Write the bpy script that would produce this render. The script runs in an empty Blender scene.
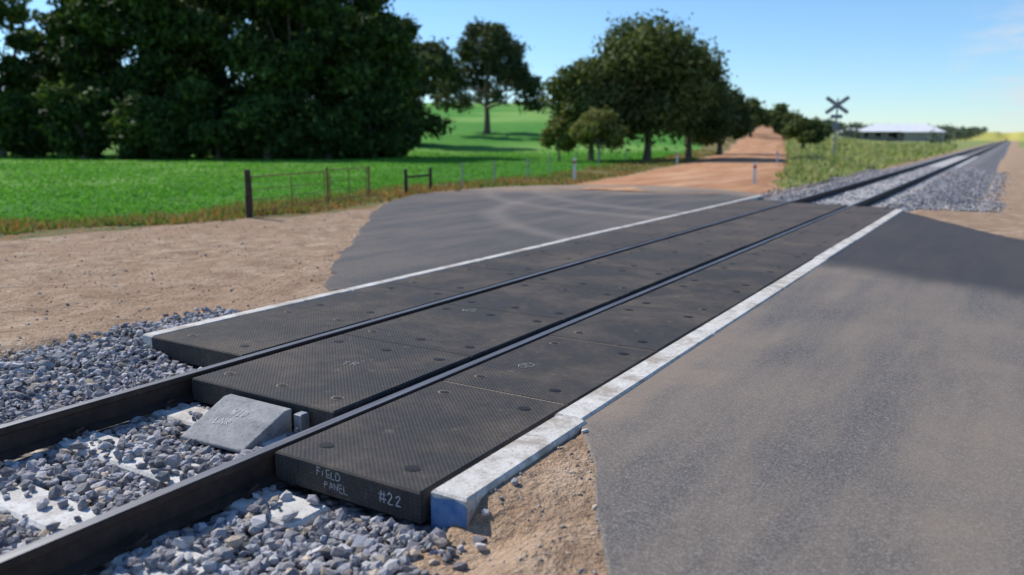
import bpy, math, numpy as np
from mathutils import Vector
from mathutils.geometry import delaunay_2d_cdt
rng=np.random.default_rng(7)
scene=bpy.context.scene
XC=-3.885
R=math.radians
# ------------------------------------------------------------------ helpers
def sm(a,b,x):
    t=np.clip((np.asarray(x,dtype=float)-a)/(b-a),0,1); return t*t*(3-2*t)
def vn(x,y,f=1.0,s=0.0):
    x=np.asarray(x)*f+s*3.1; y=np.asarray(y)*f-s*1.7
    return (np.sin(x*1.31+1.7*np.sin(y*.73+s))+np.sin(y*1.17-1.9*np.sin(x*.61-s))+np.sin((x+y)*2.03+1.3*np.sin((x-y)*1.1))*.6+np.sin((x*1.9-y*2.3)*1.7+s)*.4)/3.0
def pol(b,d):
    return d*math.sin(R(b)), d*math.cos(R(b))
def link(o,parent=None):
    scene.collection.objects.link(o)
    if parent: o.parent=parent
    return o
def empty(name):
    o=bpy.data.objects.new(name,None); o.empty_display_size=.2; return link(o)
def mesh(name,V,F,mats,midx=None,smooth=False,col=None,parent=None,extra=None):
    V=np.asarray(V,dtype=np.float32).reshape(-1,3)
    if isinstance(F,np.ndarray):
        F=[F]
    me=bpy.data.meshes.new(name)
    me.vertices.add(len(V)); me.vertices.foreach_set('co',V.ravel())
    idx=[];st=[];c=0
    if len(F) and isinstance(F[0],np.ndarray):
        for a in F:
            if len(a)==0: continue
            n,k=a.shape; idx.append(a.ravel()); st.append(c+np.arange(n)*k); c+=n*k
        idx=np.concatenate(idx); st=np.concatenate(st)
    else:
        for f in F:
            idx+=list(f); st.append(c); c+=len(f)
        idx=np.array(idx); st=np.array(st)
    me.loops.add(len(idx)); me.loops.foreach_set('vertex_index',idx.astype(np.int32))
    me.polygons.add(len(st)); me.polygons.foreach_set('loop_start',st.astype(np.int32))
    for m in mats: me.materials.append(m)
    if midx is not None: me.polygons.foreach_set('material_index',np.asarray(midx,dtype=np.int32))
    me.polygons.foreach_set('use_smooth',np.full(len(st),smooth))
    me.update(calc_edges=True)
    for nm,arr in ([('Col',col)] if col is not None else [])+(extra or []):
        a=me.color_attributes.new(nm,'FLOAT_COLOR','POINT')
        c4=np.ones((len(V),4),dtype=np.float32); c4[:,:arr.shape[1]]=arr
        a.data.foreach_set('color',c4.ravel())
    me.validate()
    return link(bpy.data.objects.new(name,me),parent)
class Geo:
    def __init__(s): s.v=[];s.f=[];s.m=[]
    def add(s,v,f,m=0):
        b=len(s.v); s.v+=[tuple(p) for p in v]; s.f+=[tuple(i+b for i in q) for q in f]; s.m+=[m]*len(f)
    def box(s,x0,x1,y0,y1,z0,z1,m=0,c=0.0):
        if c<=0:
            v=[(x0,y0,z0),(x1,y0,z0),(x1,y1,z0),(x0,y1,z0),(x0,y0,z1),(x1,y0,z1),(x1,y1,z1),(x0,y1,z1)]
            s.add(v,[(3,2,1,0),(4,5,6,7),(0,1,5,4),(1,2,6,5),(2,3,7,6),(3,0,4,7)],m)
        else:
            v=[(x0,y0,z0),(x1,y0,z0),(x1,y1,z0),(x0,y1,z0),(x0,y0,z1-c),(x1,y0,z1-c),(x1,y1,z1-c),(x0,y1,z1-c),
               (x0+c,y0+c,z1),(x1-c,y0+c,z1),(x1-c,y1-c,z1),(x0+c,y1-c,z1)]
            s.add(v,[(3,2,1,0),(0,1,5,4),(1,2,6,5),(2,3,7,6),(3,0,4,7),(4,5,9,8),(5,6,10,9),(6,7,11,10),(7,4,8,11),(8,9,10,11)],m)
    def tube(s,pts,rad,n=8,m=0):
        pts=[Vector(p) for p in pts]; base=len(s.v)
        for i,p in enumerate(pts):
            t=(pts[min(i+1,len(pts)-1)]-pts[max(i-1,0)]).normalized()
            a=t.cross(Vector((0.13,.97,.2))) if abs(t.y)<.9 else t.cross(Vector((1,0,0)))
            a.normalize(); b=t.cross(a)
            for k in range(n):
                an=2*math.pi*k/n; q=p+(a*math.cos(an)+b*math.sin(an))*rad[i]; s.v.append(tuple(q))
        for i in range(len(pts)-1):
            for k in range(n):
                k2=(k+1)%n
                s.f.append((base+i*n+k,base+i*n+k2,base+(i+1)*n+k2,base+(i+1)*n+k)); s.m.append(m)
        s.f.append(tuple(base+k for k in range(n))[::-1]); s.m.append(m)
        s.f.append(tuple(base+(len(pts)-1)*n+k for k in range(n))); s.m.append(m)
    def obj(s,name,mats,parent=None,smooth=False):
        return mesh(name,s.v,s.f,mats,s.m,smooth,parent=parent)
# ------------------------------------------------------------------ node helpers
class M:
    def __init__(s,name,rough=.9,spec=.3):
        s.m=bpy.data.materials.new(name); s.m.use_nodes=True; s.nt=s.m.node_tree
        s.b=s.nt.nodes['Principled BSDF']; s.b.inputs['Roughness'].default_value=rough
        s.b.inputs['Specular IOR Level'].default_value=spec
        s.pos=s.n('ShaderNodeNewGeometry').outputs['Position']
    def n(s,t,props=None,ins=None):
        k=s.nt.nodes.new(t)
        for a,b in (props or {}).items(): setattr(k,a,b)
        for a,b in (ins or {}).items(): s.set(k.inputs[a],b)
        return k
    def set(s,sock,v):
        if isinstance(v,bpy.types.NodeSocket): s.nt.links.new(v,sock)
        else:
            if isinstance(v,(tuple,list)) and len(v)==3 and sock.type=='RGBA': v=(*v,1)
            sock.default_value=v
    def noise(s,scale,detail=4,rough=.55,vec=None,dist=0):
        return s.n('ShaderNodeTexNoise',None,{'Vector':vec or s.pos,'Scale':scale,'Detail':detail,'Roughness':rough,'Distortion':dist}).outputs['Fac']
    def voro(s,scale,out='Distance',rnd=1.0,vec=None,feature='F1'):
        return s.n('ShaderNodeTexVoronoi',{'feature':feature},{'Vector':vec or s.pos,'Scale':scale,'Randomness':rnd}).outputs[out]
    def ramp(s,f,stops):
        k=s.n('ShaderNodeValToRGB',None,{'Fac':f}); e=k.color_ramp.elements
        while len(e)<len(stops): e.new(.5)
        for q,(p,c) in zip(e,stops):
            q.position=p; q.color=(*c,1) if len(c)==3 else c
        return k.outputs['Color']
    def step(s,f,a,b,lo=0.0,hi=1.0):
        if a>b: a,b,lo,hi=b,a,hi,lo
        return s.n('ShaderNodeMapRange',{'interpolation_type':'SMOOTHSTEP'},{'Value':f,'From Min':a,'From Max':b,'To Min':lo,'To Max':hi}).outputs['Result']
    def mix(s,f,a,b,mode='MIX'):
        k=s.n('ShaderNodeMix',{'data_type':'RGBA','blend_type':mode})
        s.set(k.inputs[0],f); s.set(k.inputs[6],a); s.set(k.inputs[7],b); return k.outputs[2]
    def math(s,op,a,b=0.0,c=None):
        k=s.n('ShaderNodeMath',{'operation':op}); s.set(k.inputs[0],a); s.set(k.inputs[1],b)
        if c is not None: s.set(k.inputs[2],c)
        return k.outputs[0]
    def attr(s,name):
        return s.n('ShaderNodeAttribute',{'attribute_name':name}).outputs['Color']
    def sep(s,c):
        return s.n('ShaderNodeSeparateColor',None,{'Color':c}).outputs
    def xyz(s):
        return s.n('ShaderNodeSeparateXYZ',None,{'Vector':s.pos}).outputs
    def bump(s,h,dist,strength=1.0,normal=None):
        i={'Height':h,'Distance':dist,'Strength':strength}
        if normal: i['Normal']=normal
        return s.n('ShaderNodeBump',None,i).outputs['Normal']
    def out(s,col=None,normal=None,rough=None,metal=None):
        if col is not None: s.set(s.b.inputs['Base Color'],col)
        if normal is not None: s.set(s.b.inputs['Normal'],normal)
        if rough is not None: s.set(s.b.inputs['Roughness'],rough)
        if metal is not None: s.set(s.b.inputs['Metallic'],metal)
        return s.m
# ------------------------------------------------------------------ materials
def mat_simple(name,c1,c2,scale=8,rough=.85,bump=0.0,bscale=40,metal=0,spec=.3):
    m=M(name,rough,spec); f=m.noise(scale,4,.65)
    return m.out(m.ramp(f,[(.3,c1),(.7,c2)]),m.bump(m.noise(bscale,3),bump) if bump else None,None,metal)

def ground_mat():
    m=M('ground_soil',.95,.15)
    big=m.noise(.35,3,.6); mid=m.noise(2.6,5,.68,dist=.4); fine=m.noise(22,4,.72); peb=m.voro(34)
    pebc=m.voro(34,'Color')
    sand=m.ramp(mid,[(.28,(.27,.17,.105)),(.5,(.46,.32,.21)),(.72,(.63,.47,.335))])
    sand=m.mix(m.step(big,.45,.7,0,.5),sand,(.38,.235,.145))
    sand=m.mix(m.step(fine,.38,.68,0,.5),sand,(.22,.14,.09))
    pm=m.math('MULTIPLY',m.step(peb,.16,.08),m.step(m.sep(pebc)[0],.72,.76))
    sand=m.mix(m.math('MULTIPLY',pm,.8),sand,(.26,.22,.20))
    z=m.sep(m.attr('zone')); z2=m.sep(m.attr('zone2')); zn=m.noise(1.3,5,.7)
    def mask(a,amt=.7):
        k=m.math('ADD',a,m.math('MULTIPLY',m.math('SUBTRACT',zn,.5),amt))
        return m.step(k,.38,.62)
    dirt=m.ramp(m.noise(.9,5,.7),[(.3,(.36,.185,.095)),(.55,(.53,.30,.16)),(.75,(.61,.40,.25))])
    col=m.mix(mask(z[2],.4),sand,dirt)
    weed=m.ramp(m.noise(1.7,5,.75),[(.3,(.09,.13,.03)),(.47,(.17,.17,.06)),(.6,(.32,.165,.07)),(.75,(.40,.26,.15))])
    col=m.mix(mask(z[1],1.0),col,weed)
    verge=m.ramp(mid,[(.3,(.15,.21,.055)),(.55,(.28,.32,.11)),(.75,(.44,.41,.21))])
    col=m.mix(mask(z2[1],.8),col,verge)
    crop=m.ramp(m.noise(.12,4,.7),[(.3,(.055,.20,.022)),(.5,(.08,.26,.030)),(.7,(.12,.31,.04))])
    crop=m.mix(m.step(m.noise(.012,1,.5),.47,.56,0,.7),crop,(.24,.40,.09))
    crop=m.mix(m.step(fine,.45,.8,0,.3),crop,(.04,.12,.015))
    col=m.mix(mask(z[0],.5),col,crop)
    col=m.mix(m.math('MULTIPLY',z2[0],.85),col,(.50,.46,.10))
    h=m.math('ADD',m.math('MULTIPLY',fine,.55),m.math('MULTIPLY',mid,1.3))
    h=m.math('ADD',h,m.math('MULTIPLY',pm,.35))
    return m.out(col,m.bump(h,.085,1.0))
def asphalt_mat(name,left):
    m=M(name,.88,.25); x,y,_=m.xyz()
    ag=m.sep(m.voro(150,'Color'))[0]; fine=m.noise(220,2,.7); mid=m.noise(.6,6,.62,dist=.5)
    base=m.ramp(ag,[(0,(.075,.070,.067)),(.6,(.135,.125,.118)),(.95,(.25,.23,.21))]) if not left else m.ramp(ag,[(0,(.048,.048,.052)),(.7,(.090,.087,.09)),(.97,(.18,.17,.16))])
    mp=m.n('ShaderNodeMapping',None,{'Vector':m.pos,'Rotation':(0,0,R(62 if not left else 20)),'Scale':(1.6,.22,1)}).outputs[0]
    streak=m.noise(1.1,5,.62,vec=mp)
    dust=m.math('ADD',m.step(mid,.36,.72,0,.45),m.step(streak,.36,.62,0,.6))
    dust=m.math('MULTIPLY',dust,.62 if not left else .32)
    col=m.mix(dust,base,(.31,.245,.185))
    if left:
        for cx,cy,r in ((-1.5,19.5,9.3),(-4.0,26,9.5),(-4.0,26,11.0)):
            dx=m.math('SUBTRACT',x,cx); dy=m.math('SUBTRACT',y,cy)
            d=m.math('SQRT',m.math('ADD',m.math('MULTIPLY',dx,dx),m.math('MULTIPLY',dy,dy)))
            k=m.math('ABSOLUTE',m.math('SUBTRACT',d,r))
            k=m.math('ADD',k,m.math('MULTIPLY',mid,1.0))
            col=m.mix(m.step(k,.95,.35,0,.42),col,(.30,.26,.22))
        e=m.math('SQRT',m.math('ADD',m.math('POWER',m.math('ADD',x,7.0),2.0),m.math('POWER',m.math('SUBTRACT',y,14.0),2.0)))
        col=m.mix(m.step(m.math('ADD',e,m.math('MULTIPLY',mid,5.0)),9.8,13.0,0,.75),col,(.36,.26,.18))
    else:
        k=m.math('ADD',m.math('MULTIPLY',y,.86),m.math('MULTIPLY',x,.51))
        k=m.math('ADD',k,m.math('MULTIPLY',m.math('SUBTRACT',m.noise(.9,4,.6),.5),.9))
        newm=m.step(k,7.7,8.8)
        col=m.mix(m.math('MULTIPLY',newm,.80),col,(.034,.035,.043))
        k2=m.step(m.math('ADD',x,m.math('MULTIPLY',m.noise(1.6,5,.7),1.2)),-.9,-1.5,0,.35)
        col=m.mix(m.math('MULTIPLY',k2,m.step(y,9,5)),col,(.38,.28,.2))
    h=m.math('ADD',m.math('MULTIPLY',ag,.5),m.math('MULTIPLY',fine,.5))
    nrm=m.bump(h,.006,.8); nrm=m.bump(mid,.05,.35,nrm)
    return m.out(col,nrm)
def panel_mat():
    m=M('rubber_panel',.78,.22)
    rot=m.n('ShaderNodeMapping',None,{'Vector':m.pos,'Rotation':(0,0,R(45))}).outputs[0]
    g=m.voro(48,'Distance',0.0,vec=rot)
    stud=m.step(g,.42,.18)
    mid=m.noise(.9,7,.70,dist=.3); fine=m.noise(60,3,.7); blot=m.noise(7,5,.75)
    col=m.ramp(m.noise(14,4,.7),[(.3,(.046,.044,.044)),(.7,(.082,.077,.074))])
    col=m.mix(m.step(stud,0,1,.5,0),col,(.018,.017,.017))
    dm=m.math('MULTIPLY',m.step(mid,.40,.72,0,.75),m.step(fine,.35,.65,.35,.9))
    col=m.mix(dm,col,(.22,.17,.125))
    col=m.mix(m.step(blot,.60,.72,0,.35),col,(.27,.22,.17))
    y=m.xyz()[1]
    col=m.mix(m.step(y,7,15,0,.45),col,(.14,.112,.092))
    hh=m.math('ADD',stud,m.math('MULTIPLY',fine,.35))
    return m.out(col,m.bump(hh,.004,.9),m.ramp(mid,[(.3,(.7,.7,.7)),(.7,(.92,.92,.92))]))
def concrete_mat(name,c1,c2,dirt,amt=.8):
    m=M(name,.9,.25); col=m.ramp(m.noise(7,5,.7),[(.3,c1),(.65,c2)])
    col=m.mix(m.step(m.noise(3.3,6,.75,dist=.6),.46,.64,0,amt),col,dirt)
    col=m.mix(m.step(m.noise(45,3,.7),.5,.68,0,.55),col,dirt)
    return m.out(col,m.bump(m.noise(60,4,.7),.006,.8))
def col_mat(name,rough=.85,trans=0.0,bumpd=0.0,spec=.2):
    m=M(name,rough,spec); c=m.attr('Col')
    if bumpd:
        nn=m.noise(90,3,.7)
        c=m.mix(m.step(nn,.4,.7,0,.35),c,(.46,.43,.40))
        m.out(c,m.bump(nn,bumpd,.8))
    else: m.out(c)
    if trans>0:
        t=m.n('ShaderNodeBsdfTranslucent',None,{'Color':m.mix(1.0,c,(1.0,1.0,.55),'MULTIPLY')})
        mx=m.n('ShaderNodeMixShader',None,{0:trans}); 
        m.nt.links.new(m.b.outputs[0],mx.inputs[1]); m.nt.links.new(t.outputs[0],mx.inputs[2])
        m.nt.links.new(mx.outputs[0],m.nt.nodes['Material Output'].inputs['Surface'])
    return m.m
def ballast_mat():
    m=M('ballast_gravel',.92,.2)
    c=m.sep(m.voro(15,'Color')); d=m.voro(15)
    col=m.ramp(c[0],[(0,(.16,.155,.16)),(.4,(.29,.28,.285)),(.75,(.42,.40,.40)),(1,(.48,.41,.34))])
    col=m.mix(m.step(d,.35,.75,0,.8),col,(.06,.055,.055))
    return m.out(col,m.bump(m.math('SUBTRACT',1.0,d),.05,1.0))
def rail_mat():
    m=M('rail_rust',.75,.3)
    return m.out(m.ramp(m.noise(9,5,.75),[(.3,(.030,.019,.016)),(.6,(.062,.040,.03)),(.8,(.13,.085,.06))]),m.bump(m.noise(70,3,.7),.003,.8))
def railtop_mat():
    m=M('rail_running_surface',.5,.4)
    mp=m.n('ShaderNodeMapping',None,{'Vector':m.pos,'Scale':(55,1.2,1)}).outputs[0]
    f=m.noise(1,4,.6,vec=mp)
    return m.out(m.ramp(f,[(.3,(.09,.085,.085)),(.7,(.26,.25,.25))]),None,m.ramp(f,[(.3,(.55,.55,.55)),(.7,(.40,.40,.40))]),.6)
G_ground=ground_mat(); A_r=asphalt_mat('asphalt',False); A_l=asphalt_mat('asphalt_dusty',True)
P_m=panel_mat(); C_w=concrete_mat('painted_concrete',(.48,.45,.40),(.72,.69,.63),(.30,.245,.19),.75)
C_s=concrete_mat('sleeper_concrete',(.52,.50,.46),(.74,.72,.68),(.34,.29,.24),.6)
B_m=ballast_mat(); S_m=col_mat('ballast_stone',.85,0,.006); R_m=rail_mat(); RT_m=railtop_mat()
L_m=col_mat('foliage',.7,.28); GR_m=col_mat('grass_blades',.75,.4)
bark=mat_simple('bark',(.10,.075,.055),(.22,.18,.14),6,.9,.02,18)
rubber=mat_simple('black_rubber',(.012,.012,.013),(.024,.023,.024),20,.8,.004,60)
grit=mat_simple('joint_grit',(.20,.15,.11),(.34,.27,.20),60,.95)
blue=mat_simple('blue_paint',(.045,.13,.33),(.16,.27,.45),14,.7,.003,50)
steel=mat_simple('galvanised_steel',(.22,.22,.23),(.36,.36,.37),12,.55,.003,40,.5)
chalk=mat_simple('chalk',(.30,.30,.30),(.75,.75,.74),150,.95)
oldwood=mat_simple('weathered_wood',(.035,.025,.02),(.09,.065,.05),12,.9,.01,40)
rust=mat_simple('rusty_steel',(.14,.06,.03),(.30,.15,.08),10,.85)
white=mat_simple('white_paint',(.62,.61,.58),(.78,.77,.74),9,.6)
red=mat_simple('red_reflector',(.45,.03,.02),(.5,.05,.03),9,.5)
roofm=mat_simple('white_roof_sheet',(.66,.68,.70),(.78,.79,.80),.5,.5)
wallm=mat_simple('farm_wall',(.25,.24,.22),(.34,.32,.29),1,.8)
darkm=mat_simple('dark_opening',(.004,.004,.005),(.009,.009,.01),2,.6)
signgrey=mat_simple('sign_board',(.22,.23,.24),(.34,.35,.36),5,.6)
defl=concrete_mat('deflector_plate',(.24,.24,.24),(.38,.38,.375),(.14,.135,.13),.6)
# ------------------------------------------------------------------ terrain
BY=[-40,0,8,13,24,36,59,1200]; BX=[-24,-18,-17.2,-15.4,-18.6,-19.8,-24.8,-24.8-.24*1141]
def bx(y): return np.interp(y,BY,BX)
RY=[23,25,56,1200]; RX=[-13.6,-13.5,-19.8,-19.8-.239*1144]
def rl(y): return np.interp(y,RY,RX)
def hill(b):
    return np.interp(b,[-180,-150,-80,-30,-14.8,-8.5,-6,60,180],[.3,.5,1,1,.50,.10,0,0,.3])
def zt(x,y,detail=True):
    x=np.asarray(x,dtype=float); y=np.asarray(y,dtype=float)
    d=np.hypot(x,y); b=np.degrees(np.arctan2(x,y))
    dx=x-XC
    near=1-sm(3.3,4.2,y); far=sm(20.5,24,y)
    z=-.05-.35*sm(21,30,y)*(1-.6*sm(-7,-12,x)) - .10*sm(-12,-17,x)
    z=z+.022*sm(-3,-2,x)*(1-sm(4,6,y))
    nz=vn(x,y,1.2,1)*.015+vn(x,y,4,2)*.009+vn(x,y,9,6)*.005+vn(x,y,.35,3)*.03*sm(6,14,d)
    nz=nz*sm(2.05,2.6,np.abs(dx))
    rut=(np.exp(-((x+7.6+vn(x,y,.2,4)*.4)/.16)**2)+np.exp(-((x+9.2+vn(x,y,.2,4)*.4)/.16)**2)+np.exp(-((x+12.1+vn(x,y,.15,7)*.6)/.2)**2))*-.035*(1-sm(5,9,y))
    z=z+nz+rut
    h=np.clip(d-95,0,None); H=hill(b)*(.058*np.minimum(h,360)+.012*np.clip(h-360,0,500))
    H=H*sm(0,40,h)
    z=z+H
    z=z+7.0*sm(430,900,d)*sm(-25,-8,b)*(1-sm(60,120,b))
    w=np.where(dx<0,1.75+.62*near+1.1*far,1.75-.02*near+1.35*far)
    wd=np.where(dx<0,.35,.35-.17*near)
    tr=1-sm(w,w+wd,np.abs(dx))
    z=z*(1-tr)+(-.32-.2*far)*tr
    # the sand drops away at the end of the near edge beam
    k=sm(2.85,2.65,y)*(1-sm(2.15,2.45,dx))*(dx>0)
    z=z-.12*k*(1-tr)
    return z
nr,na=420,900
rr=.25*np.exp(np.linspace(0,math.log(1700/.25),nr)); aa=np.linspace(-math.pi,math.pi,na,endpoint=False)
RR,AA=np.meshgrid(rr,aa,indexing='ij'); gx=RR*np.sin(AA); gy=RR*np.cos(AA)
gx=np.append(gx.ravel(),0); gy=np.append(gy.ravel(),0); gz=zt(gx,gy)
i=np.arange(nr-1)[:,None]*na; j=np.arange(na)[None,:]; j2=(j+1)%na
F4=np.stack([i+j,i+na+j,i+na+j2,i+j2],-1).reshape(-1,4)[:,::-1]
F3=np.stack([np.full(na,nr*na),np.arange(na),(np.arange(na)+1)%na],-1)[:,::-1]
zone=np.zeros((len(gx),3)); zone2=np.zeros((len(gx),3))
b_=np.degrees(np.arctan2(gx,gy)); d_=np.hypot(gx,gy)
crop=sm(-.6,.6,bx(gy)-gx); 
zone[:,0]=crop
L=rl(gy)
wd_near=sm(4.0,2.2,gx-bx(gy)+vn(gx,gy,.8,5)*.8)*(1-crop)
weed=np.where(gy<20,wd_near,np.where(gx<L-.3,1.0,0.0)*sm(19,24,gy)+wd_near*(1-sm(19,24,gy)))
zone[:,1]=np.clip(weed,0,1)*.8
zone[:,2]=sm(-1.2,.6,gx-L)*sm(8.4,6.6,gx-L)*sm(21,25,gy)+ .5*sm(17,24,gy)*sm(-17,-14,gx)*(gx<-5)
zone2[:,1]=sm(7.0,8.0,gx-L)*sm(26,31,gy)*sm(XC-3.0,XC-3.8,gx)+sm(5,8,gx)*sm(22,30,gy)*.9+sm(150,220,gy)*(gx>XC+4)*.8
zone2[:,0]=sm(450,520,d_)*sm(-5,-3,b_)*(b_<100)
zone2=np.clip(zone2,0,1)
mesh('ground',np.stack([gx,gy,gz],-1),[F4,F3],[G_ground],smooth=True,extra=[('zone',zone),('zone2',zone2)])
# dirt road
ys=np.concatenate([np.arange(22.5,60,.5),np.arange(60,150,2),np.arange(150,460,5)])
V=[];nc=14
for y in ys:
    l=rl(y)+.25*vn(y,0,.9,5)+ (-1.2*(1-sm(23,30,y))); r_=rl(y)+7+.25*vn(y,3,.8,6)+1.0*(1-sm(23,28,y))
    for k in range(nc+1):
        t=k/nc; V.append((l+(r_-l)*t,y,0))
V=np.array(V,dtype=float); V[:,2]=zt(V[:,0],V[:,1])+.012+np.hypot(V[:,0],V[:,1])*.0006
t=np.tile(np.arange(nc+1)/nc,len(ys)); V[:,2]+=.05*np.cos((t-.5)*math.pi)-.05*(1-sm(0,.08,np.minimum(t,1-t)))-.02*(np.exp(-((t-.32)/.05)**2)+np.exp(-((t-.68)/.05)**2))
a=np.arange(len(ys)-1)[:,None]*(nc+1)+np.arange(nc)[None,:]; a=a.ravel()
def dirt_mat():
    m=M('dirt_road_surface',.95,.1)
    mp=m.n('ShaderNodeMapping',None,{'Vector':m.pos,'Rotation':(0,0,R(-13)),'Scale':(1.5,.12,1)}).outputs[0]
    s=m.noise(1.2,5,.65,vec=mp); f=m.noise(5,5,.7)
    c=m.ramp(s,[(.3,(.33,.155,.08)),(.5,(.50,.26,.135)),(.7,(.64,.41,.25))])
    c=m.mix(m.step(f,.45,.7,0,.4),c,(.30,.155,.09))
    return m.out(c,m.bump(f,.04,.7))
D_m=dirt_mat()
mesh('dirt_road',V,np.stack([a,a+1,a+nc+2,a+nc+1],-1),[D_m],smooth=True)
# asphalt sheets
def sheet(name,poly,z,mat,rag=.06,step=.12,grid=.5):
    pts=[]
    n=len(poly)
    for i in range(n):
        p=np.array(poly[i]);q=np.array(poly[(i+1)%n]); Ln=np.linalg.norm(q-p)
        if Ln<1e-6: continue
        k=max(1,int(Ln/step)); nrm=np.array([-(q-p)[1],(q-p)[0]])/Ln
        for s in range(k):
            c=p+(q-p)*s/k
            c=c+nrm*(vn(c[0],c[1],3.5,8)*rag+vn(c[0],c[1],11,9)*rag*.5)
            pts.append(c)
    P=np.array(pts);N=len(P)
    gxs=np.arange(P[:,0].min(),P[:,0].max(),grid); gys=np.arange(P[:,1].min(),P[:,1].max(),grid)
    inner=[Vector((a+rng.uniform(-.1,.1),b+rng.uniform(-.1,.1))) for a in gxs for b in gys]
    res=delaunay_2d_cdt([Vector(p) for p in P]+inner,[],[list(range(N))],1,1e-4)
    vv=np.array([(v.x,v.y) for v in res[0]])
    zz=z+vn(vv[:,0],vv[:,1],.9,4)*.004
    V=[(a,b,c) for (a,b),c in zip(vv,zz)]; F=[tuple(f) for f in res[2]]
    F=[f if ((V[f[1]][0]-V[f[0]][0])*(V[f[2]][1]-V[f[0]][1])-(V[f[1]][1]-V[f[0]][1])*(V[f[2]][0]-V[f[0]][0]))>0 else f[::-1] for f in F]
    b=len(V)
    for p in P: V.append((p[0],p[1],z+vn(p[0],p[1],.9,4)*.004))
    for k,p in enumerate(P):
        q=P[(k+1)%N]-P[k-1]; nrm=np.array([q[1],-q[0]])/(np.linalg.norm(q)+1e-9); V.append((p[0]+nrm[0]*.05,p[1]+nrm[1]*.05,z-.07))
    F+=[(b+k,b+k+N,b+(k+1)%N+N,b+(k+1)%N) for k in range(N)]
    return mesh(name,V,F,[mat])
def smoothpoly(P):
    P=[np.array(p,float) for p in P]
    for _ in range(3):
        Q=[P[0]]
        for a,b in zip(P[:-1],P[1:]): Q+=[a*.75+b*.25,a*.25+b*.75]
        Q.append(P[-1]); P=Q
    return [tuple(p) for p in P]
sheet('asphalt_road',(smoothpoly([(-2.08,19.7),(-1.8,19.3),(0.28,14.6),(3,11.6),(8,9.2),(24,7)])+[(24,-12)]+smoothpoly([(4,-8),(.9,-1.5),(-.55,1.4),(-1.13,2.5),(-1.42,3.05),(-1.85,3.8),(-2.08,4.0)]))[::-1],-.012,A_r,rag=.03)
sheet('asphalt_road',smoothpoly([(-5.85,6.1),(-6.3,6.25),(-9.4,10.2),(-13.9,16.2),(-14.8,20.5),(-13.4,24.3),(-9.8,26.0),(-6.8,24.3),(-5.85,23.0)])[::-1],-.016,A_l,rag=.09)
# ------------------------------------------------------------------ ballast
def bal_z(x,y):
    dx=x-XC; far=sm(20,23,y)
    a=np.abs(dx)
    zn=-.20+np.where(dx<0,.12,.045)*sm(1.2,np.where(dx<0,2.3,1.95),a)
    zf=-.195-.30*sm(1.75,3.3,a)
    return zn*(1-far)+zf*far+vn(x,y,2.2,4)*.014
def ballast_sheet(y0,y1,stp,xl,xr):
    ys=np.arange(y0,y1,stp); xs=np.linspace(xl,xr,36)
    X,Y=np.meshgrid(xs,ys); Z=bal_z(X,Y)-.015
    n=len(xs); a=(np.arange(len(ys)-1)[:,None]*n+np.arange(n-1)[None,:]).ravel()
    return np.stack([X.ravel(),Y.ravel(),Z.ravel()],-1),np.stack([a,a+1,a+n+1,a+n],-1)
v1,f1=ballast_sheet(-30,4.2,.15,XC-2.6,XC+2.1)
v2,f2=ballast_sheet(19.5,60,.3,XC-3.3,XC+3.6); v3,f3=ballast_sheet(59.7,700,3,XC-3.3,XC+3.6)
bed=mesh('ballast_bed',np.concatenate([v1,v2,v3]),[np.concatenate([f1,f2+len(v1),f3+len(v1)+len(v2)])],[B_m],smooth=True)
ph=(1+5**.5)/2
ICO=np.array([(-1,ph,0),(1,ph,0),(-1,-ph,0),(1,-ph,0),(0,-1,ph),(0,1,ph),(0,-1,-ph),(0,1,-ph),(ph,0,-1),(ph,0,1),(-ph,0,-1),(-ph,0,1)])/1.9
IF=np.array([(0,11,5),(0,5,1),(0,1,7),(0,7,10),(0,10,11),(1,5,9),(5,11,4),(11,10,2),(10,7,6),(7,1,8),(3,9,4),(3,4,2),(3,2,6),(3,6,8),(3,8,9),(4,9,5),(2,4,11),(6,2,10),(8,6,7),(9,8,1)])
SLEEP=[1.87+.61*k for k in range(-8,3)]
def rot_rand(n):
    q=rng.normal(size=(n,4)); q/=np.linalg.norm(q,axis=1)[:,None]; w,x,y,z=q.T
    return np.stack([1-2*(y*y+z*z),2*(x*y-z*w),2*(x*z+y*w),2*(x*y+z*w),1-2*(x*x+z*z),2*(y*z-x*w),2*(x*z-y*w),2*(y*z+x*w),1-2*(x*x+y*y)],-1).reshape(n,3,3)
def stones(name,x,y,z,r,parent,tan=.1):
    n=len(x)
    base=ICO[None]*(1+rng.uniform(-.36,.36,(n,12,1)))*rng.uniform(.55,1.2,(n,1,3))
    v=np.einsum('nij,nkj->nki',rot_rand(n),base)*r[:,None,None]
    v[:,:,2]*=.8
    v+=np.stack([x,y,z],-1)[:,None,:]
    f=(IF[None]+np.arange(n)[:,None,None]*12).reshape(-1,3)
    g=rng.uniform(0,1,n)**1.3
    c=np.stack([.17+.40*g,.166+.385*g,.170+.38*g],-1)
    k=rng.uniform(0,1,n)<tan; c[k]=np.stack([.38+.2*g[k],.30+.17*g[k],.22+.14*g[k]],-1)
    k=rng.uniform(0,1,n)<.25; c[k]*=np.array([.55,.55,.62])
    return mesh(name,v.reshape(-1,3),f,[S_m],col=np.repeat(c,12,axis=0),parent=parent)
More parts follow.
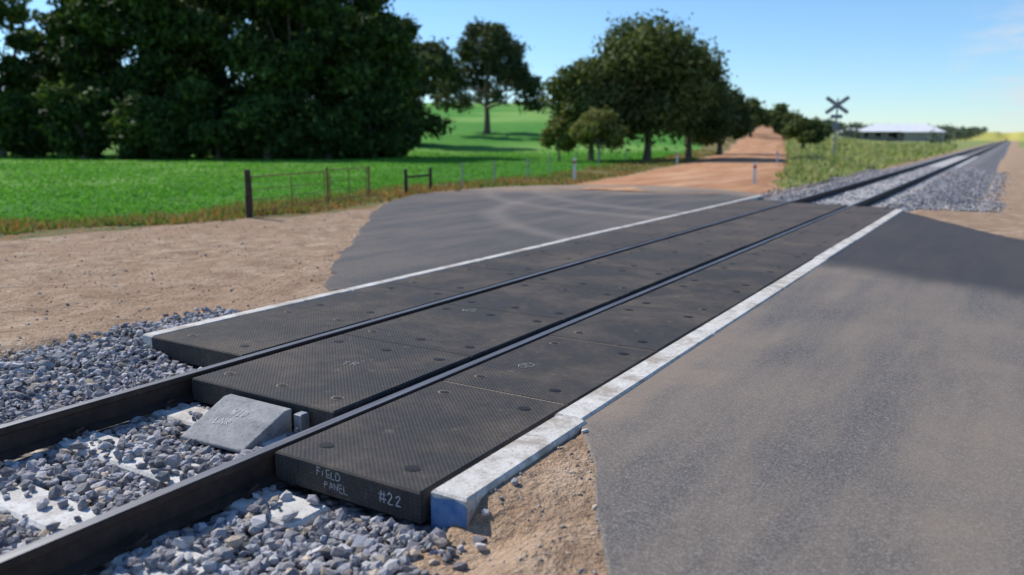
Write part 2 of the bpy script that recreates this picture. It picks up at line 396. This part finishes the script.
def near_stones(n,y0,y1):
    x=rng.uniform(XC-2.85,XC+2.3,n); y=rng.uniform(y0,y1,n); r=rng.uniform(.013,.029,n)+rng.uniform(0,1,n)**3*.022
    dx=x-XC; a=np.abs(dx); keep=np.abs(a-.7535)>.092
    keep&=~((dx>-1.9)&(dx<-.8)&(y>3.78)); keep&=~((dx<-1.8)&(dx>-2.1)&(y>3.80)); keep&=~((a<.70)&(y>3.22)); keep&=~((dx>.75)&(dx<2.03)&(y>2.60))
    keep&=~((dx>-.3)&(dx<.36)&(y>2.80)&(y<3.3))
    keep&=~((dx>1.9)&(y>2.75)&(rng.uniform(0,1,n)<.85))
    ed=np.where(dx<0,-dx-2.35,dx-1.80)+vn(x,y,2,3)*.12
    keep&=(rng.uniform(0,1,n)>sm(-.1,.38,ed))
    z=np.maximum(bal_z(x,y),zt(x,y)-.0)+rng.uniform(-.006,.024,n)
    ons=np.zeros(n,bool)
    for s in SLEEP: ons|=(np.abs(y-s)<.12)&(a<1.27)
    keep&=~(ons&(rng.uniform(0,1,n)>.05+.30*(vn(x,y,3,9)>.3)))
    z=np.where(ons,-.163+r*.5,z)
    return x[keep],y[keep],z[keep],r[keep]
x,y,z,r=near_stones(28000,.6,4.9); stones('ballast_stones',x,y,z,r,bed,.12)
x,y,z,r=near_stones(8000,-3.5,.6); stones('ballast_stones_near',x,y,z,r*1.3,bed,.10)
n=24000
y=20.6+ (rng.uniform(0,1,n)**1.5)*34; x=rng.uniform(XC-3.7,XC+4.1,n); r=rng.uniform(.024,.046,n)*(1+.012*(y-20))
dx=x-XC;a=np.abs(dx); k=(np.abs(a-.7535)>.1)&(rng.uniform(0,1,n)>sm(3.0,4.0,a))&~((y<22.9)&(dx<-1.8))&~((y<21)&(a<2.1))
z=np.maximum(bal_z(x,y),zt(x,y))+rng.uniform(-.005,.03,n)
stones('ballast_stones_far',x[k],y[k],z[k],r[k],bed,.08)
n=7000
x=np.concatenate([rng.uniform(-15,-6,n),rng.uniform(-2.1,.4,1800)]); y=np.concatenate([rng.uniform(0,14,n),rng.uniform(1.2,4.2,1800)])
r=rng.uniform(.003,.012,len(x))*np.where(rng.uniform(0,1,len(x))<.06,2.2,1)
k=~((x<-5.8)&(y>6)&(y>6.2+(-6-x)*1.2))&(zt(x,y)>-.2)
k&=~((x>-1.95)&(y>2.5+(-1.1-x)*1.7)); 
stones('loose_gravel',x[k],y[k],zt(x[k],y[k])+r[k]*.3,r[k],None,.8)
# ------------------------------------------------------------------ track
track=empty('railway_track')
prof=[(-.070,-.172),(.070,-.172),(.070,-.160),(.012,-.138),(.009,-.05),(.034,-.036),(.036,-.008),(.028,0.0),(-.028,0.0),(-.036,-.008),(-.034,-.036),(-.009,-.05),(-.012,-.138),(-.070,-.160)]
for nm,cx in (('rail_1',XC-.7535),('rail_2',XC+.7535)):
    V=[];F=[];mi=[];yy=[-30,0,3,20,60,200,690];P=len(prof)
    for y_ in yy: V+=[(cx+p[0],y_,p[1]+.0015) for p in prof]
    for s in range(len(yy)-1):
        for k in range(P):
            k2=(k+1)%P; F.append((s*P+k,s*P+k2,(s+1)*P+k2,(s+1)*P+k)[::-1]); mi.append(1 if k in (7,) else 0)
    F.append(tuple(range(P))); mi.append(0)
    mesh(nm,V,F,[R_m,RT_m],mi,parent=track)
g=Geo(); gp=Geo()
for y_ in SLEEP+[20.95+.61*k for k in range(110)]:
    g.box(XC-1.25,XC+1.25,y_-.12,y_+.12,-.36,-.164,0,.015)
    if y_<40:
        for sx in (-.7535,.7535):
            for o in (-1,1):
                cx=XC+sx+o*.088
                gp.box(cx-.02,cx+.02,y_-.045,y_+.045,-.167,-.135,0,.008)
                gp.tube([(cx,y_-.06,-.14),(cx+o*.03,y_-.03,-.118),(cx+o*.02,y_+.02,-.112),(cx-o*.02,y_+.045,-.118),(cx-o*.03,y_,-.13)],[.008]*5,6)
g.obj('sleepers',[C_s],track); gp.obj('rail_clips',[R_m],track)
# ------------------------------------------------------------------ crossing
cross=empty('level_crossing')
Lp=1.4375
def panels(nm,x0,x1,ystart,yend,holes):
    y=ystart;g=Geo()
    while y<yend-.2:
        y1=min(y+Lp,yend); dz=rng.uniform(-.005,.003)
        g.box(x0+rng.uniform(0,.004),x1-rng.uniform(0,.004),y+.005,y1-.005,-.155,dz,0,.009)
        if y1<yend-.1: g.box(x0+.02,x1-.02,y1-.0045,y1+.0045,-.1,-.006,3)
        for hx in holes:
            for hy in (y+.20,y1-.20):
                n=16; hx_=hx+rng.uniform(-.01,.01)
                for rad,zz,mm,ox in ((.044,.0022,3 if rng.uniform()<.35 else 2,0),(.036,.0032,1,.003),(.013,.0042,2,.008)):
                    g.add([(hx_+ox+rad*math.cos(2*math.pi*q/n),hy+rad*.78*math.sin(2*math.pi*q/n),dz+zz) for q in range(n)],[tuple(range(n))],mm)
        y=y1
    g.obj(nm,[P_m,darkm,rubber,grit],cross)
YE=20.5
panels('field_panels_far_side',-5.772,-4.692,3.80,YE+.45,(-5.52,-4.90))
panels('gauge_panels',XC-.648,XC+.648,3.25,YE,(-4.38,-3.885,-3.40))
panels('field_panels_near_side',-3.079,-2.135,2.66,YE-.3,(-2.90,-2.33))
g=Geo()
g.box(XC-.7170,XC-.6485,3.3,YE,-.17,-.050); g.box(XC+.6485,XC+.7170,3.3,YE,-.17,-.050)
g.box(-5.7,-4.75,3.88,YE,-.30,-.156); g.box(-4.5,-3.27,3.33,YE,-.30,-.156); g.box(-3.02,-2.2,2.74,YE-.4,-.30,-.156)
g.obj('flangeway_fillers',[rubber],cross)
def strip(nm,x0,x1,ys,blue_end):
    g=Geo(); 
    for i,(a,b) in enumerate(zip(ys[:-1],ys[1:])):
        o=rng.uniform(-.008,.008); w=0
        if blue_end and i==0: o=.022; w=.018
        s=rng.uniform(-.004,.003)
        g.box(x0+o,x1+o+w,a+.006,b-.006,-.20,.002+s,0,.012)
        if blue_end and i==0:
            g.add([(x0+o+.002,a+.0025,-.19),(x1+o+w-.002,a+.0025,-.19),(x1+o+w-.002,a+.0025,-.03),(x1+o+w-.07,a+.0025,-.012),(x0+.04,a+.0025,-.03),(x0+o+.002,a+.0025,-.012)],[(0,1,2,3,4,5)],1)
    g.obj(nm,[C_w,blue],cross)
strip('edge_beam_near',-2.128,-1.945,[2.70,3.90]+list(np.arange(3.90+2.4,19.8,2.4))+[19.8],True)
strip('edge_beam_far',-5.915,-5.777,list(np.arange(3.82,22.5,2.35))+[22.8],False)
g=Geo()
x0,x1=-4.09,-3.55
v=[(x0+.04,2.80,-.185),(x1-.0,2.84,-.185),(x1,3.215,-.185),(x0,3.215,-.185),
   (x0+.04,2.80,-.165),(x1,2.84,-.165),(x1+.01,3.16,-.022),(x0,3.16,-.022),(x1+.01,3.215,-.022),(x0,3.215,-.022)]
g.add(v,[(3,2,1,0),(0,1,5,4),(4,5,6,7),(7,6,8,9),(1,2,8,6,5),(0,4,7,9,3),(2,3,9,8)],0)
o=g.obj('hose_deflector_ramp',[defl],cross)
bv=o.modifiers.new('b','BEVEL'); bv.width=.008; bv.segments=2
g=Geo(); g.box(-3.48,-3.42,3.17,3.235,-.16,-.03,0,.006); g.box(-3.51,-3.39,3.13,3.17,-.16,-.145,0,.003); g.tube([(-3.45,3.15,-.12),(-3.45,3.165,-.12)],[.015,.015],6)
g.obj('panel_stop_bracket',[steel],cross)
LT={'F':[[(0,0),(0,1),(.6,1)],[(0,.55),(.5,.5)]],'I':[[(.2,0),(.2,1)]],'E':[[(.6,0),(0,0),(0,1),(.6,1)],[(0,.5),(.5,.5)]],'L':[[(0,1),(0,0),(.6,0)]],
'D':[[(0,0),(0,1),(.45,.85),(.6,.5),(.45,.1),(0,0)]],'P':[[(0,0),(0,1),(.5,.95),(.55,.6),(0,.5)]],'A':[[(0,0),(.3,1),(.6,0)],[(.1,.4),(.5,.4)]],'N':[[(0,0),(0,1),(.55,0),(.55,1)]],
'#':[[(.15,0),(.25,1)],[(.45,0),(.55,1)],[(0,.35),(.7,.35)],[(0,.68),(.7,.68)]],'2':[[(0,.8),(.25,1),(.5,.8),(.4,.5),(0,0),(.6,0)]],'W':[[(0,1),(.2,0),(.35,.6),(.5,0),(.7,1)]],'U':[[(0,1),(0,.2),(.3,0),(.6,.2),(.6,1)]],'O':[[(.3,0),(0,.5),(.3,1),(.6,.5),(.3,0)]],'R':[[(0,0),(0,1),(.5,.9),(.5,.6),(0,.5),(.55,0)]],'T':[[(.3,0),(.3,1)],[(0,1),(.6,1)]]}
g=Geo()
def write(txt,o,u,v,h,w=.0035,nrm=(0,-1,0)):
    o=Vector(o);u=Vector(u).normalized();v=Vector(v).normalized();n=Vector(nrm)
    c=0
    for ch in txt:
        hh=h*rng.uniform(.88,1.12)
        for st in LT.get(ch,[]):
            st=[(a+rng.uniform(-.06,.06),b+rng.uniform(-.07,.07)) for a,b in st]
            for (a,b),(a2,b2) in zip(st[:-1],st[1:]):
                p=o+u*(c*h+a*hh)+v*(b*hh); q=o+u*(c*h+a2*hh)+v*(b2*hh); t=(q-p).normalized(); s=n.cross(t)*w*.5
                m_=p.lerp(q,.5)+s*rng.uniform(-.8,.8)
                g.add([p-s*rng.uniform(.4,1),p+s*rng.uniform(.4,1),m_+s,m_-s],[(0,1,2,3)]); g.add([m_-s,m_+s,q+s*rng.uniform(.3,1),q-s*rng.uniform(.3,1)],[(0,1,2,3)])
        c+=.85
yf=2.6615
write('FIELD',(-2.78,yf,-.062),(1,0,-.02),(0,0,1),.038,.0042)
write('PANEL',(-2.73,yf,-.118),(1,0,-.02),(0,0,1),.038,.0042)
write('#22',(-2.38,yf,-.105),(1,0,.05),(0,0,1),.060,.006)
sl=Vector((0,.34,.143)).normalized(); nn=Vector((0,-.143,.34)).normalized()
p0=Vector((-3.94,2.95,-.165+.143*(2.95-2.82)/.34))+nn*.009
write('LNR',p0,(1,.06,.025),sl,.055,.005,nn); write('W2D',p0+sl*.095+Vector((.05,0,0)),(1,.06,.025),sl,.055,.005,nn)
for (tx,px,py,a,h) in (('TR',-3.9,4.0,.3,.09),('OD',-2.75,4.6,1.2,.08),('W2',-4.2,5.9,.4,.09)):
    write(tx,(px,py,.006),(math.cos(a),math.sin(a),0),(-math.sin(a),math.cos(a),0),h,.003,(0,0,1))
g.obj('chalk_marks',[chalk],cross)
# ------------------------------------------------------------------ fence & posts
def Z(x,y): return float(zt(x,y))
def post(name,x,y,h,r,mat,cap=None,lean=0.0,square=False):
    g=Geo(); z=Z(x,y)
    if square:
        g.box(x-r,x+r,y-r*.45,y+r*.45,z-.2,z+h,0,.008)
        if cap: g.box(x-r-.002,x+r+.002,y-r*.45-.004,y+r*.45+.004,z+h-.22,z+h-.12,1)
    else:
        g.tube([(x,y,z-.2),(x+lean*.3,y,z+h*.3),(x+lean*.7,y+.01,z+h*.7),(x+lean,y,z+h),(x+lean,y,z+h+.01)],[r*1.05,r,r*.97,r*.93,r*.6],12)
    return g.obj(name,[mat]+([cap] if cap else []),smooth=False)
fence=empty('wire_fence')
def par(o): o.parent=fence; return o
post('fence_post',-13.3,11.2,.98,.065,oldwood,lean=.02)
FP=[(-14.6,14.8,.95),(-15.2,17.0,.9),(-15.5,19.0,.78),(-15.5,20.2,.78),(-16.7,23.6,.85),(-17.7,27.3,.9),(-18.9,32,.95),(-20.3,36.5,1.0),(-21.6,42,1.0),(-23,48,1.05),(-25.5,58,1.1),(-28,68,1.1)]
for k,(x,y,h) in enumerate(FP):
    heavy=k in (2,3)
    par(post('post_%d'%k,x,y,h,.055 if heavy else .032,oldwood if heavy else (rust if k<2 else signgrey),lean=rng.uniform(-.03,.03)))
g=Geo(); g.tube([(-15.5,19.0,Z(-15.5,19)+.55),(-15.5,20.2,Z(-15.5,20.2)+.55)],[.035,.035],8); par(g.obj('strainer_rail',[oldwood]))
g=Geo()
for h in (.25,.45,.65,.82):
    for (x,y,_),(x2,y2,_) in zip(FP[3:-1],FP[4:]):
        g.tube([(x,y,Z(x,y)+h),((x+x2)/2,(y+y2)/2,(Z(x,y)+Z(x2,y2))/2+h-.02),(x2,y2,Z(x2,y2)+h)],[.004]*3,4)
par(g.obj('wires',[steel]))
def gate(name,p,q,h):
    g=Geo(); p=Vector(p);q=Vector(q); zp=Z(p.x,p.y)+.12; zq=Z(q.x,q.y)+.12
    P0=Vector((p.x,p.y,zp));Q0=Vector((q.x,q.y,zq)); up=Vector((0,0,h))
    for t in (0,.33,.62,1): g.tube([P0+up*t,Q0+up*t],[.013 if t in (0,1) else .007]*2,6)
    for t in (0,.5,1): a=P0.lerp(Q0,t); g.tube([a,a+up],[.012]*2,6)
    return g.obj(name,[rust])
gate('farm_gate',(-13.36,11.35),(-14.55,14.65),.72); gate('farm_gate',(-14.65,14.95),(-15.2,16.9),.75)
for (x,y,h) in ((-16.4,31.8,.95),(-8.9,33.3,.9),(-20.2,55,.9),(-14.0,58,.9)):
    post('guide_post',x,y,h,.06,white,red,square=True)
sx,sy=-12.4,70.0; sz=Z(sx,sy); g=Geo()
g.tube([(sx,sy,sz-.2),(sx,sy,sz+4.9)],[.08,.07],10,1)
def board(c,ang,Ln,w,m):
    ca,sa=math.cos(ang),math.sin(ang); V=[]
    for yy in (-.012,.012):
        for a,b in ((-1,-1),(1,-1),(1,1),(-1,1)):
            u=a*Ln/2;v=b*w/2; V.append((c[0]+u*ca-v*sa,c[1]+yy,c[2]+u*sa+v*ca))
    g.add(V,[(3,2,1,0),(4,5,6,7),(0,1,5,4),(1,2,6,5),(2,3,7,6),(3,0,4,7)],m)
board((sx,sy-.095,sz+4.35),R(36),2.1,.30,0); board((sx,sy-.125,sz+4.35),R(-36),2.1,.30,0)
board((sx,sy-.11,sz+3.45),0,.9,.3,0); board((sx,sy-.11,sz+2.7),0,.55,.55,1)
g.tube([(sx-.28,sy-.02,sz+1.7),(sx+.28,sy-.02,sz+1.7)],[.03,.03],6,1)
g.obj('railway_crossing_sign',[signgrey,steel])
# ------------------------------------------------------------------ farm building
def hip(g,cx,cy,w,d,z,h,rh,ov=.8):
    g.box(cx-w/2,cx+w/2,cy-d/2,cy+d/2,z-1,z+h,1)
    a,b=w/2+ov,d/2+ov; zz=z+h+.02
    v=[(cx-a,cy-b,zz),(cx+a,cy-b,zz),(cx+a,cy+b,zz),(cx-a,cy+b,zz),(cx-a+b*.8,cy,zz+rh),(cx+a-b*.8,cy,zz+rh)]
    g.add(v,[(3,2,1,0),(0,1,5,4),(1,2,5),(2,3,4,5),(3,0,4)],0)
g=Geo(); fx,fy=pol(-6.3,325); fz=Z(fx,fy)+1.4
hip(g,fx,fy,26,12,fz,2.6,2.6); hip(g,fx+9,fy-9,12,7,fz,2.2,1.5); hip(g,fx-15,fy-3,9,8,fz,2.2,1.4)
for k in range(5): g.box(fx-11+k*4.2,fx-9.4+k*4.2,fy-6.03,fy-5.9,fz+.6,fz+2.0,2)
g.box(fx-1,fx+.2,fy-6.04,fy-5.9,fz,fz+2.1,2)
for k in range(6): g.tube([(fx-13+k*5,fy-8.5,fz-1.5),(fx-13+k*5,fy-8.5,fz+2.4)],[.12,.12],6,1)
g.add([(fx-14,fy-9,fz+2.4),(fx+3,fy-9,fz+2.4),(fx+3,fy-6.6,fz+2.75),(fx-14,fy-6.6,fz+2.75)],[(0,1,2,3)],0)
g.obj('farmhouse',[roofm,wallm,darkm])
# ------------------------------------------------------------------ trees
def leaves(cent,rad,n,size,cols,flat=.8):
    cent=np.asarray(cent);rad=np.asarray(rad); w=rad**2; w=w/w.sum()
    k=rng.choice(len(cent),n,p=w)
    d=rng.normal(size=(n,3)); d/=np.linalg.norm(d,axis=1)[:,None]
    rr_=rad[k]*(.40+.60*rng.uniform(0,1,n)**.5)*(1+.16*rng.normal(size=n))
    lob=1+.24*np.sin(d[:,0]*7+k*1.3)*np.sin(d[:,1]*6+k)+.20*np.sin(d[:,2]*8+k*2.1)
    p=cent[k]+d*(rr_*lob)[:,None]*np.array([1,1,flat])
    s=size*rng.uniform(.5,1.4,n)
    nrm=d+rng.normal(size=(n,3))*.75; nrm/=np.linalg.norm(nrm,axis=1)[:,None]
    u=np.cross(nrm,rng.normal(size=(n,3))); u/=np.linalg.norm(u,axis=1)[:,None]
    v=np.cross(nrm,u)
    a=u*s[:,None]; b=v*(s*.5)[:,None]
    V=np.stack([p-a,p-b,p+a,p+b],1).reshape(-1,3)
    F=np.arange(n*4).reshape(-1,4)
    g=rng.uniform(0,1,n); ck=np.sin(k*12.9898)*.5+.5
    t=np.clip(.5*g+.5*ck,0,1)[:,None]
    C=np.array(cols[0])*(1-t)+np.array(cols[1])*t
    if len(cols)>2:
        y=rng.uniform(0,1,n)<.08; C[y]=cols[2]
    return V,F,np.repeat(C,4,axis=0)
def tree(name,x,y,h,r,cb=.25,nleaf=22000,size=.2,cols=None,ncl=26,style='round',trunk=.35,lean=(0,0),crs=(.24,.38)):
    z=Z(x,y)-.1; base=np.array([x,y,z])
    c0=h*cb; H=h-c0
    cents=[];rads=[]
    for k in range(ncl):
        if style=='umbrella':
            a=rng.uniform(0,2*math.pi); q=rng.uniform(0,1)**.5; 
            cc=np.array([math.cos(a)*q*r*.9+lean[0],math.sin(a)*q*r*.9+lean[1],c0+H*(.18+.68*(1-q*q))+rng.uniform(-.10,.08)*H]); rc=r*rng.uniform(.14,.24)
        elif style=='full':
            t=rng.uniform(0,1)**.9; a=rng.uniform(0,2*math.pi); 
            wr=r*math.sin(math.pi*(.18+.68*(1-t)))**.6
            q=rng.uniform(.35,.85); rc=r*rng.uniform(.22,.44)
            cc=np.array([math.cos(a)*wr*q,math.sin(a)*wr*q,c0+rc*.5+(H-rc)*t*.97])
        else:
            d=rng.normal(size=3); d/=np.linalg.norm(d); d[2]=d[2] if d[2]>-.6 else -d[2]
            q=rng.uniform(.5,.84); cc=np.array([d[0]*r*q,d[1]*r*q,c0+H*.48+d[2]*H*.5*q]); rc=min(r,H*.6)*rng.uniform(*crs)
        cents.append(cc);rads.append(rc)
    cents=np.array(cents);rads=np.array(rads)
    g=Geo()
    top=np.array([lean[0]*.7,lean[1]*.7,c0+H*.35])
    tp=[base+top*t+np.array([math.sin(t*4)*.04*h*.3,math.cos(t*5)*.03*h*.3,0]) for t in (0,.12,.35,.6,.8,1)]
    g.tube(tp,[trunk*k for k in (1.35,1.0,.82,.68,.5,.3)],9)
    for k in range(min(ncl,20)):
        t=rng.uniform(.45,.95); s=base+top*t; e=base+cents[k]; m_=s*.5+e*.5+np.array([0,0,-.04*h if style=='umbrella' else .03*h])
        g.tube([s,s*.6+m_*.4,m_,e],[trunk*.38,trunk*.3,trunk*.22,trunk*.07],6)
    Vl,Fl,Cl=leaves(cents+base,rads,nleaf,size,cols)
    V=np.concatenate([np.array(g.v),Vl]); nv=len(g.v)
    quads=np.array([f for f in g.f if len(f)==4]); F=[quads,Fl+nv]
    col=np.concatenate([np.full((nv,3),.15),Cl])
    return mesh(name,V,F,[bark,L_m],[0]*len(quads)+[1]*len(Fl),col=col)
DK=((.012,.032,.008),(.070,.125,.024),(.15,.21,.05)); 
def T(name,b,depth,**k):
    d=depth/math.cos(R(b+31.7)); x,y=pol(b,d); return tree(name,x,y,**k)
for b,dp,h,r,n in ((-67.5,84,17,6,12000),(-63.9,82,16.5,5.0,17000),(-60.9,90,13.5,4.6,13000),(-57.4,80,18.5,5.4,24000),(-53.9,76,20.5,6.4,28000),(-50.2,80,19,5.8,24000),(-46.6,75,19.5,6.2,26000),(-43.0,78,18.0,5.6,24000),(-40.4,81,13.5,4.2,17000),
    (-55.6,70,5.5,3.4,6000),(-48.5,70,6.0,3.6,6000),(-59.5,72,6.5,3.2,6000),(-44.5,71,5,3.2,5000),(-51.6,71,7,3.6,7000),(-41.6,74,6,3.2,6000),(-62.4,76,6,3.4,6000)):
    T('broadleaf_tree',b,dp,h=h,r=r,cb=.0,nleaf=int(n*1.05),size=.31,ncl=34,style='full',cols=DK)
GY=((.045,.066,.018),(.15,.185,.052),(.24,.26,.10))
G2=((.028,.047,.016),(.105,.135,.042))
T('gum_tree',-33.5,138,h=18.5,r=9.4,cb=.20,nleaf=18000,size=.34,ncl=52,style='umbrella',cols=((.028,.043,.015),(.10,.125,.05)),trunk=.55,lean=(0,0))
T('gum_tree',-38.3,118,h=15.0,r=5.6,cb=.02,nleaf=16000,size=.36,ncl=34,style='full',cols=G2)
T('gum_tree',-22.3,68,h=11.7,r=6.0,cb=.0,nleaf=40000,size=.22,ncl=60,cols=GY,trunk=.35,crs=(.26,.40))
T('gum_tree',-26.2,66,h=8.9,r=3.8,cb=.0,nleaf=20000,size=.2,ncl=34,cols=GY,trunk=.28,crs=(.28,.42))
T('gum_tree',-19.5,72,h=9.4,r=3.9,cb=.0,nleaf=18000,size=.22,ncl=34,cols=G2,crs=(.28,.42))
T('gum_tree',-17.4,88,h=7.4,r=3.5,cb=.0,nleaf=9000,size=.28,ncl=24,cols=G2,crs=(.28,.42))
T('shrub',-25.6,61,h=4.6,r=2.2,cb=.0,nleaf=9000,size=.16,ncl=20,cols=((.10,.11,.025),(.30,.31,.09)),trunk=.12)
T('shrub',-28.4,64,h=3.8,r=1.6,cb=.0,nleaf=5000,size=.16,ncl=14,cols=((.10,.11,.025),(.26,.27,.08)),trunk=.1)
for b,dp,h,r in ((-15.4,150,7,3.8),(-12.0,112,4.4,2.4),(-13.4,190,7,4),(-16.2,170,6,4),(-12.9,150,5,3),(-11.2,135,3.6,2.2)):
    T('roadside_tree',b,dp,h=h,r=r,cb=.0,nleaf=4500,size=.34,ncl=18,cols=((.045,.07,.02),(.15,.185,.055)),crs=(.28,.42))
cs=[];rs=[]
for k in range(300):
    b=rng.choice([rng.uniform(-11,-1.5),rng.uniform(-36,-10),rng.uniform(-70,-36)],p=[.5,.3,.2]); d=rng.uniform(330,800)
    if b>-11: d=rng.uniform(430,800)
    x,y=pol(b,d); r_=rng.uniform(2,4.5)
    cs.append((x,y,Z(x,y)+r_*.7)); rs.append(r_)
for b,d in ((-9.3,300),(-8.9,305),(-8.4,330),(-3.6,330),(-3.9,335),(-4.3,300),(-10.5,260),(-11,240)):
    x,y=pol(b,d); cs.append((x,y,Z(x,y)+1.8)); rs.append(2.6)
V,F,C=leaves(cs,rs,26000,.8,((.06,.085,.06),(.13,.16,.11)))
mesh('distant_trees',V,F,[L_m],col=C)
# ------------------------------------------------------------------ grasses
def blades(name,x,y,h,w,cols,lean=.35):
    n=len(x); z=zt(x,y)-.02; a=rng.uniform(0,math.pi,n); ux=np.cos(a)*w; uy=np.sin(a)*w
    lx=rng.normal(size=n)*h*lean; ly=rng.normal(size=n)*h*lean
    p=np.stack([x,y,z],-1)
    V=np.stack([p-np.stack([ux,uy,0*ux],-1),p+np.stack([ux,uy,0*ux],-1),p+np.stack([lx,ly,h],-1)],1).reshape(-1,3)
    cols=np.array(cols); k=rng.integers(0,len(cols),n); C=cols[k]*rng.uniform(.75,1.25,(n,1))
    return mesh(name,V,np.arange(n*3).reshape(-1,3),[GR_m],col=np.repeat(C,3,axis=0))
def sample(n,b0,b1,d0,d1):
    b=np.radians(rng.uniform(b0,b1,n)); d=d0*np.exp(rng.uniform(0,1,n)*math.log(d1/d0)); return d*np.sin(b),d*np.cos(b),d
x,y,d=sample(110000,-72,-18,15,110); k=x<bx(y)+vn(x,y,1.5,2)*.35; x,y,d=x[k],y[k],d[k]
blades('crop_field',x,y,(.09+.04*vn(x,y,.5,3))*rng.uniform(.6,1.35,len(x)),.0016*d+.006,[(.11,.33,.035),(.14,.37,.045),(.08,.28,.03),(.18,.39,.065)],lean=1.1)
x,y,d=sample(140000,-74,-14,12,110); e=x-bx(y); nz=vn(x,y,1.1,5)
k=((e>-.5)&(e<2.4+nz*1.1)&(y<24)&(nz>-.45))|((y>=22)&(e>-.5)&(x<rl(y)-.5)&(nz>-.3)); x,y,d,nz=x[k],y[k],d[k],nz[k]
gsel=(vn(x,y,.6,12)+rng.normal(size=len(x))*.35)>-.05
cA=[(.36,.17,.065),(.40,.27,.12),(.24,.20,.07),(.42,.21,.09)]
blades('dry_grass',x[~gsel],y[~gsel],(.10+.10*np.clip(vn(x,y,.8,6)+.3,0,1.3))[~gsel]*rng.uniform(.5,1.5,(~gsel).sum()),(.0011*d+.004)[~gsel],cA,lean=.6)
blades('weeds',x[gsel],y[gsel],(.12+.12*np.clip(vn(x,y,.8,6)+.3,0,1.3))[gsel]*rng.uniform(.5,1.5,gsel.sum()),(.0011*d+.004)[gsel],[(.10,.19,.04),(.15,.23,.05),(.30,.19,.075),(.25,.26,.09)],lean=.6)
x,y,d=sample(110000,-22,-3,27,260); k=(x>rl(y)+7.2+vn(x,y,.9,4)*.5)&(x<XC-3.5+vn(x,y,.8,2)*.4)&(y>27+vn(x,y,.7,1)*2)&(vn(x,y,.8,7)>-.5); x,y,d=x[k],y[k],d[k]
hh=(.14+.50*np.clip(vn(x,y,.45,8)+.05,0,1.2))*rng.uniform(.5,1.4,len(x))
blades('verge_grass',x,y,hh,.0014*d+.004,[(.22,.30,.09),(.36,.41,.16),(.50,.48,.25),(.16,.24,.065),(.56,.51,.29)],lean=.5)
# ------------------------------------------------------------------ light
az,el=-84.0,42.0
w=bpy.data.worlds.new('World'); scene.world=w; w.use_nodes=True; nt=w.node_tree
bg=nt.nodes['Background']; sky=nt.nodes.new('ShaderNodeTexSky'); sky.sky_type='NISHITA'; sky.sun_disc=False
sky.sun_elevation=R(el); sky.sun_rotation=R(az%360); sky.air_density=1.0; sky.dust_density=0.0; sky.ozone_density=3.5; sky.altitude=0
tint=nt.nodes.new('ShaderNodeMix'); tint.data_type='RGBA'; tint.blend_type='MULTIPLY'; tint.inputs[0].default_value=1; nt.links.new(sky.outputs[0],tint.inputs[6]); tint.inputs[7].default_value=(.76,.94,1.12,1)
tc=nt.nodes.new('ShaderNodeTexCoord')
mp=nt.nodes.new('ShaderNodeMapping'); mp.inputs['Scale'].default_value=(6,6,26); nt.links.new(tc.outputs['Generated'],mp.inputs[0])
nz=nt.nodes.new('ShaderNodeTexNoise'); nz.inputs['Scale'].default_value=1.6; nz.inputs['Detail'].default_value=7; nz.inputs['Roughness'].default_value=.6; nt.links.new(mp.outputs[0],nz.inputs[0])
mr=nt.nodes.new('ShaderNodeMapRange'); mr.interpolation_type='SMOOTHSTEP'; mr.inputs[1].default_value=.38; mr.inputs[2].default_value=.66; nt.links.new(nz.outputs[0],mr.inputs[0])
vd=nt.nodes.new('ShaderNodeVectorMath'); vd.operation='DISTANCE'; vd.inputs[1].default_value=(.02,.995,.082); nt.links.new(tc.outputs['Generated'],vd.inputs[0])
mr2=nt.nodes.new('ShaderNodeMapRange'); mr2.interpolation_type='SMOOTHSTEP'; mr2.inputs[1].default_value=.02; mr2.inputs[2].default_value=.10; mr2.inputs[3].default_value=.85; mr2.inputs[4].default_value=0; nt.links.new(vd.outputs['Value'],mr2.inputs[0])
mu=nt.nodes.new('ShaderNodeMath'); mu.operation='MULTIPLY'; nt.links.new(mr.outputs[0],mu.inputs[0]); nt.links.new(mr2.outputs[0],mu.inputs[1])
mx=nt.nodes.new('ShaderNodeMix'); mx.data_type='RGBA'; nt.links.new(mu.outputs[0],mx.inputs[0]); nt.links.new(tint.outputs[2],mx.inputs[6]); mx.inputs[7].default_value=(5.4,5.5,5.9,1)
nt.links.new(mx.outputs[2],bg.inputs[0]); bg.inputs[1].default_value=.14
sd=Vector((math.sin(R(az))*math.cos(R(el)),math.cos(R(az))*math.cos(R(el)),math.sin(R(el))))
su=bpy.data.lights.new('sun','SUN'); su.energy=5.0; su.angle=R(.5); su.color=(1,.95,.87)
so=link(bpy.data.objects.new('sun',su)); so.rotation_euler=(-sd).to_track_quat('-Z','Y').to_euler(); so.location=(-30,20,40)
# ------------------------------------------------------------------ camera
cam=bpy.data.cameras.new('camera'); cam.lens=28.125; cam.sensor_width=36; cam.clip_start=.05; cam.clip_end=5000
co=link(bpy.data.objects.new('camera',cam)); co.location=(0,0,1.58); co.rotation_euler=(R(90-10.62),0,R(31.7))
cam.dof.use_dof=True; cam.dof.focus_distance=5.0; cam.dof.aperture_fstop=1.2
scene.camera=co
scene.view_settings.view_transform='Standard'; scene.view_settings.look='None'; scene.view_settings.exposure=0
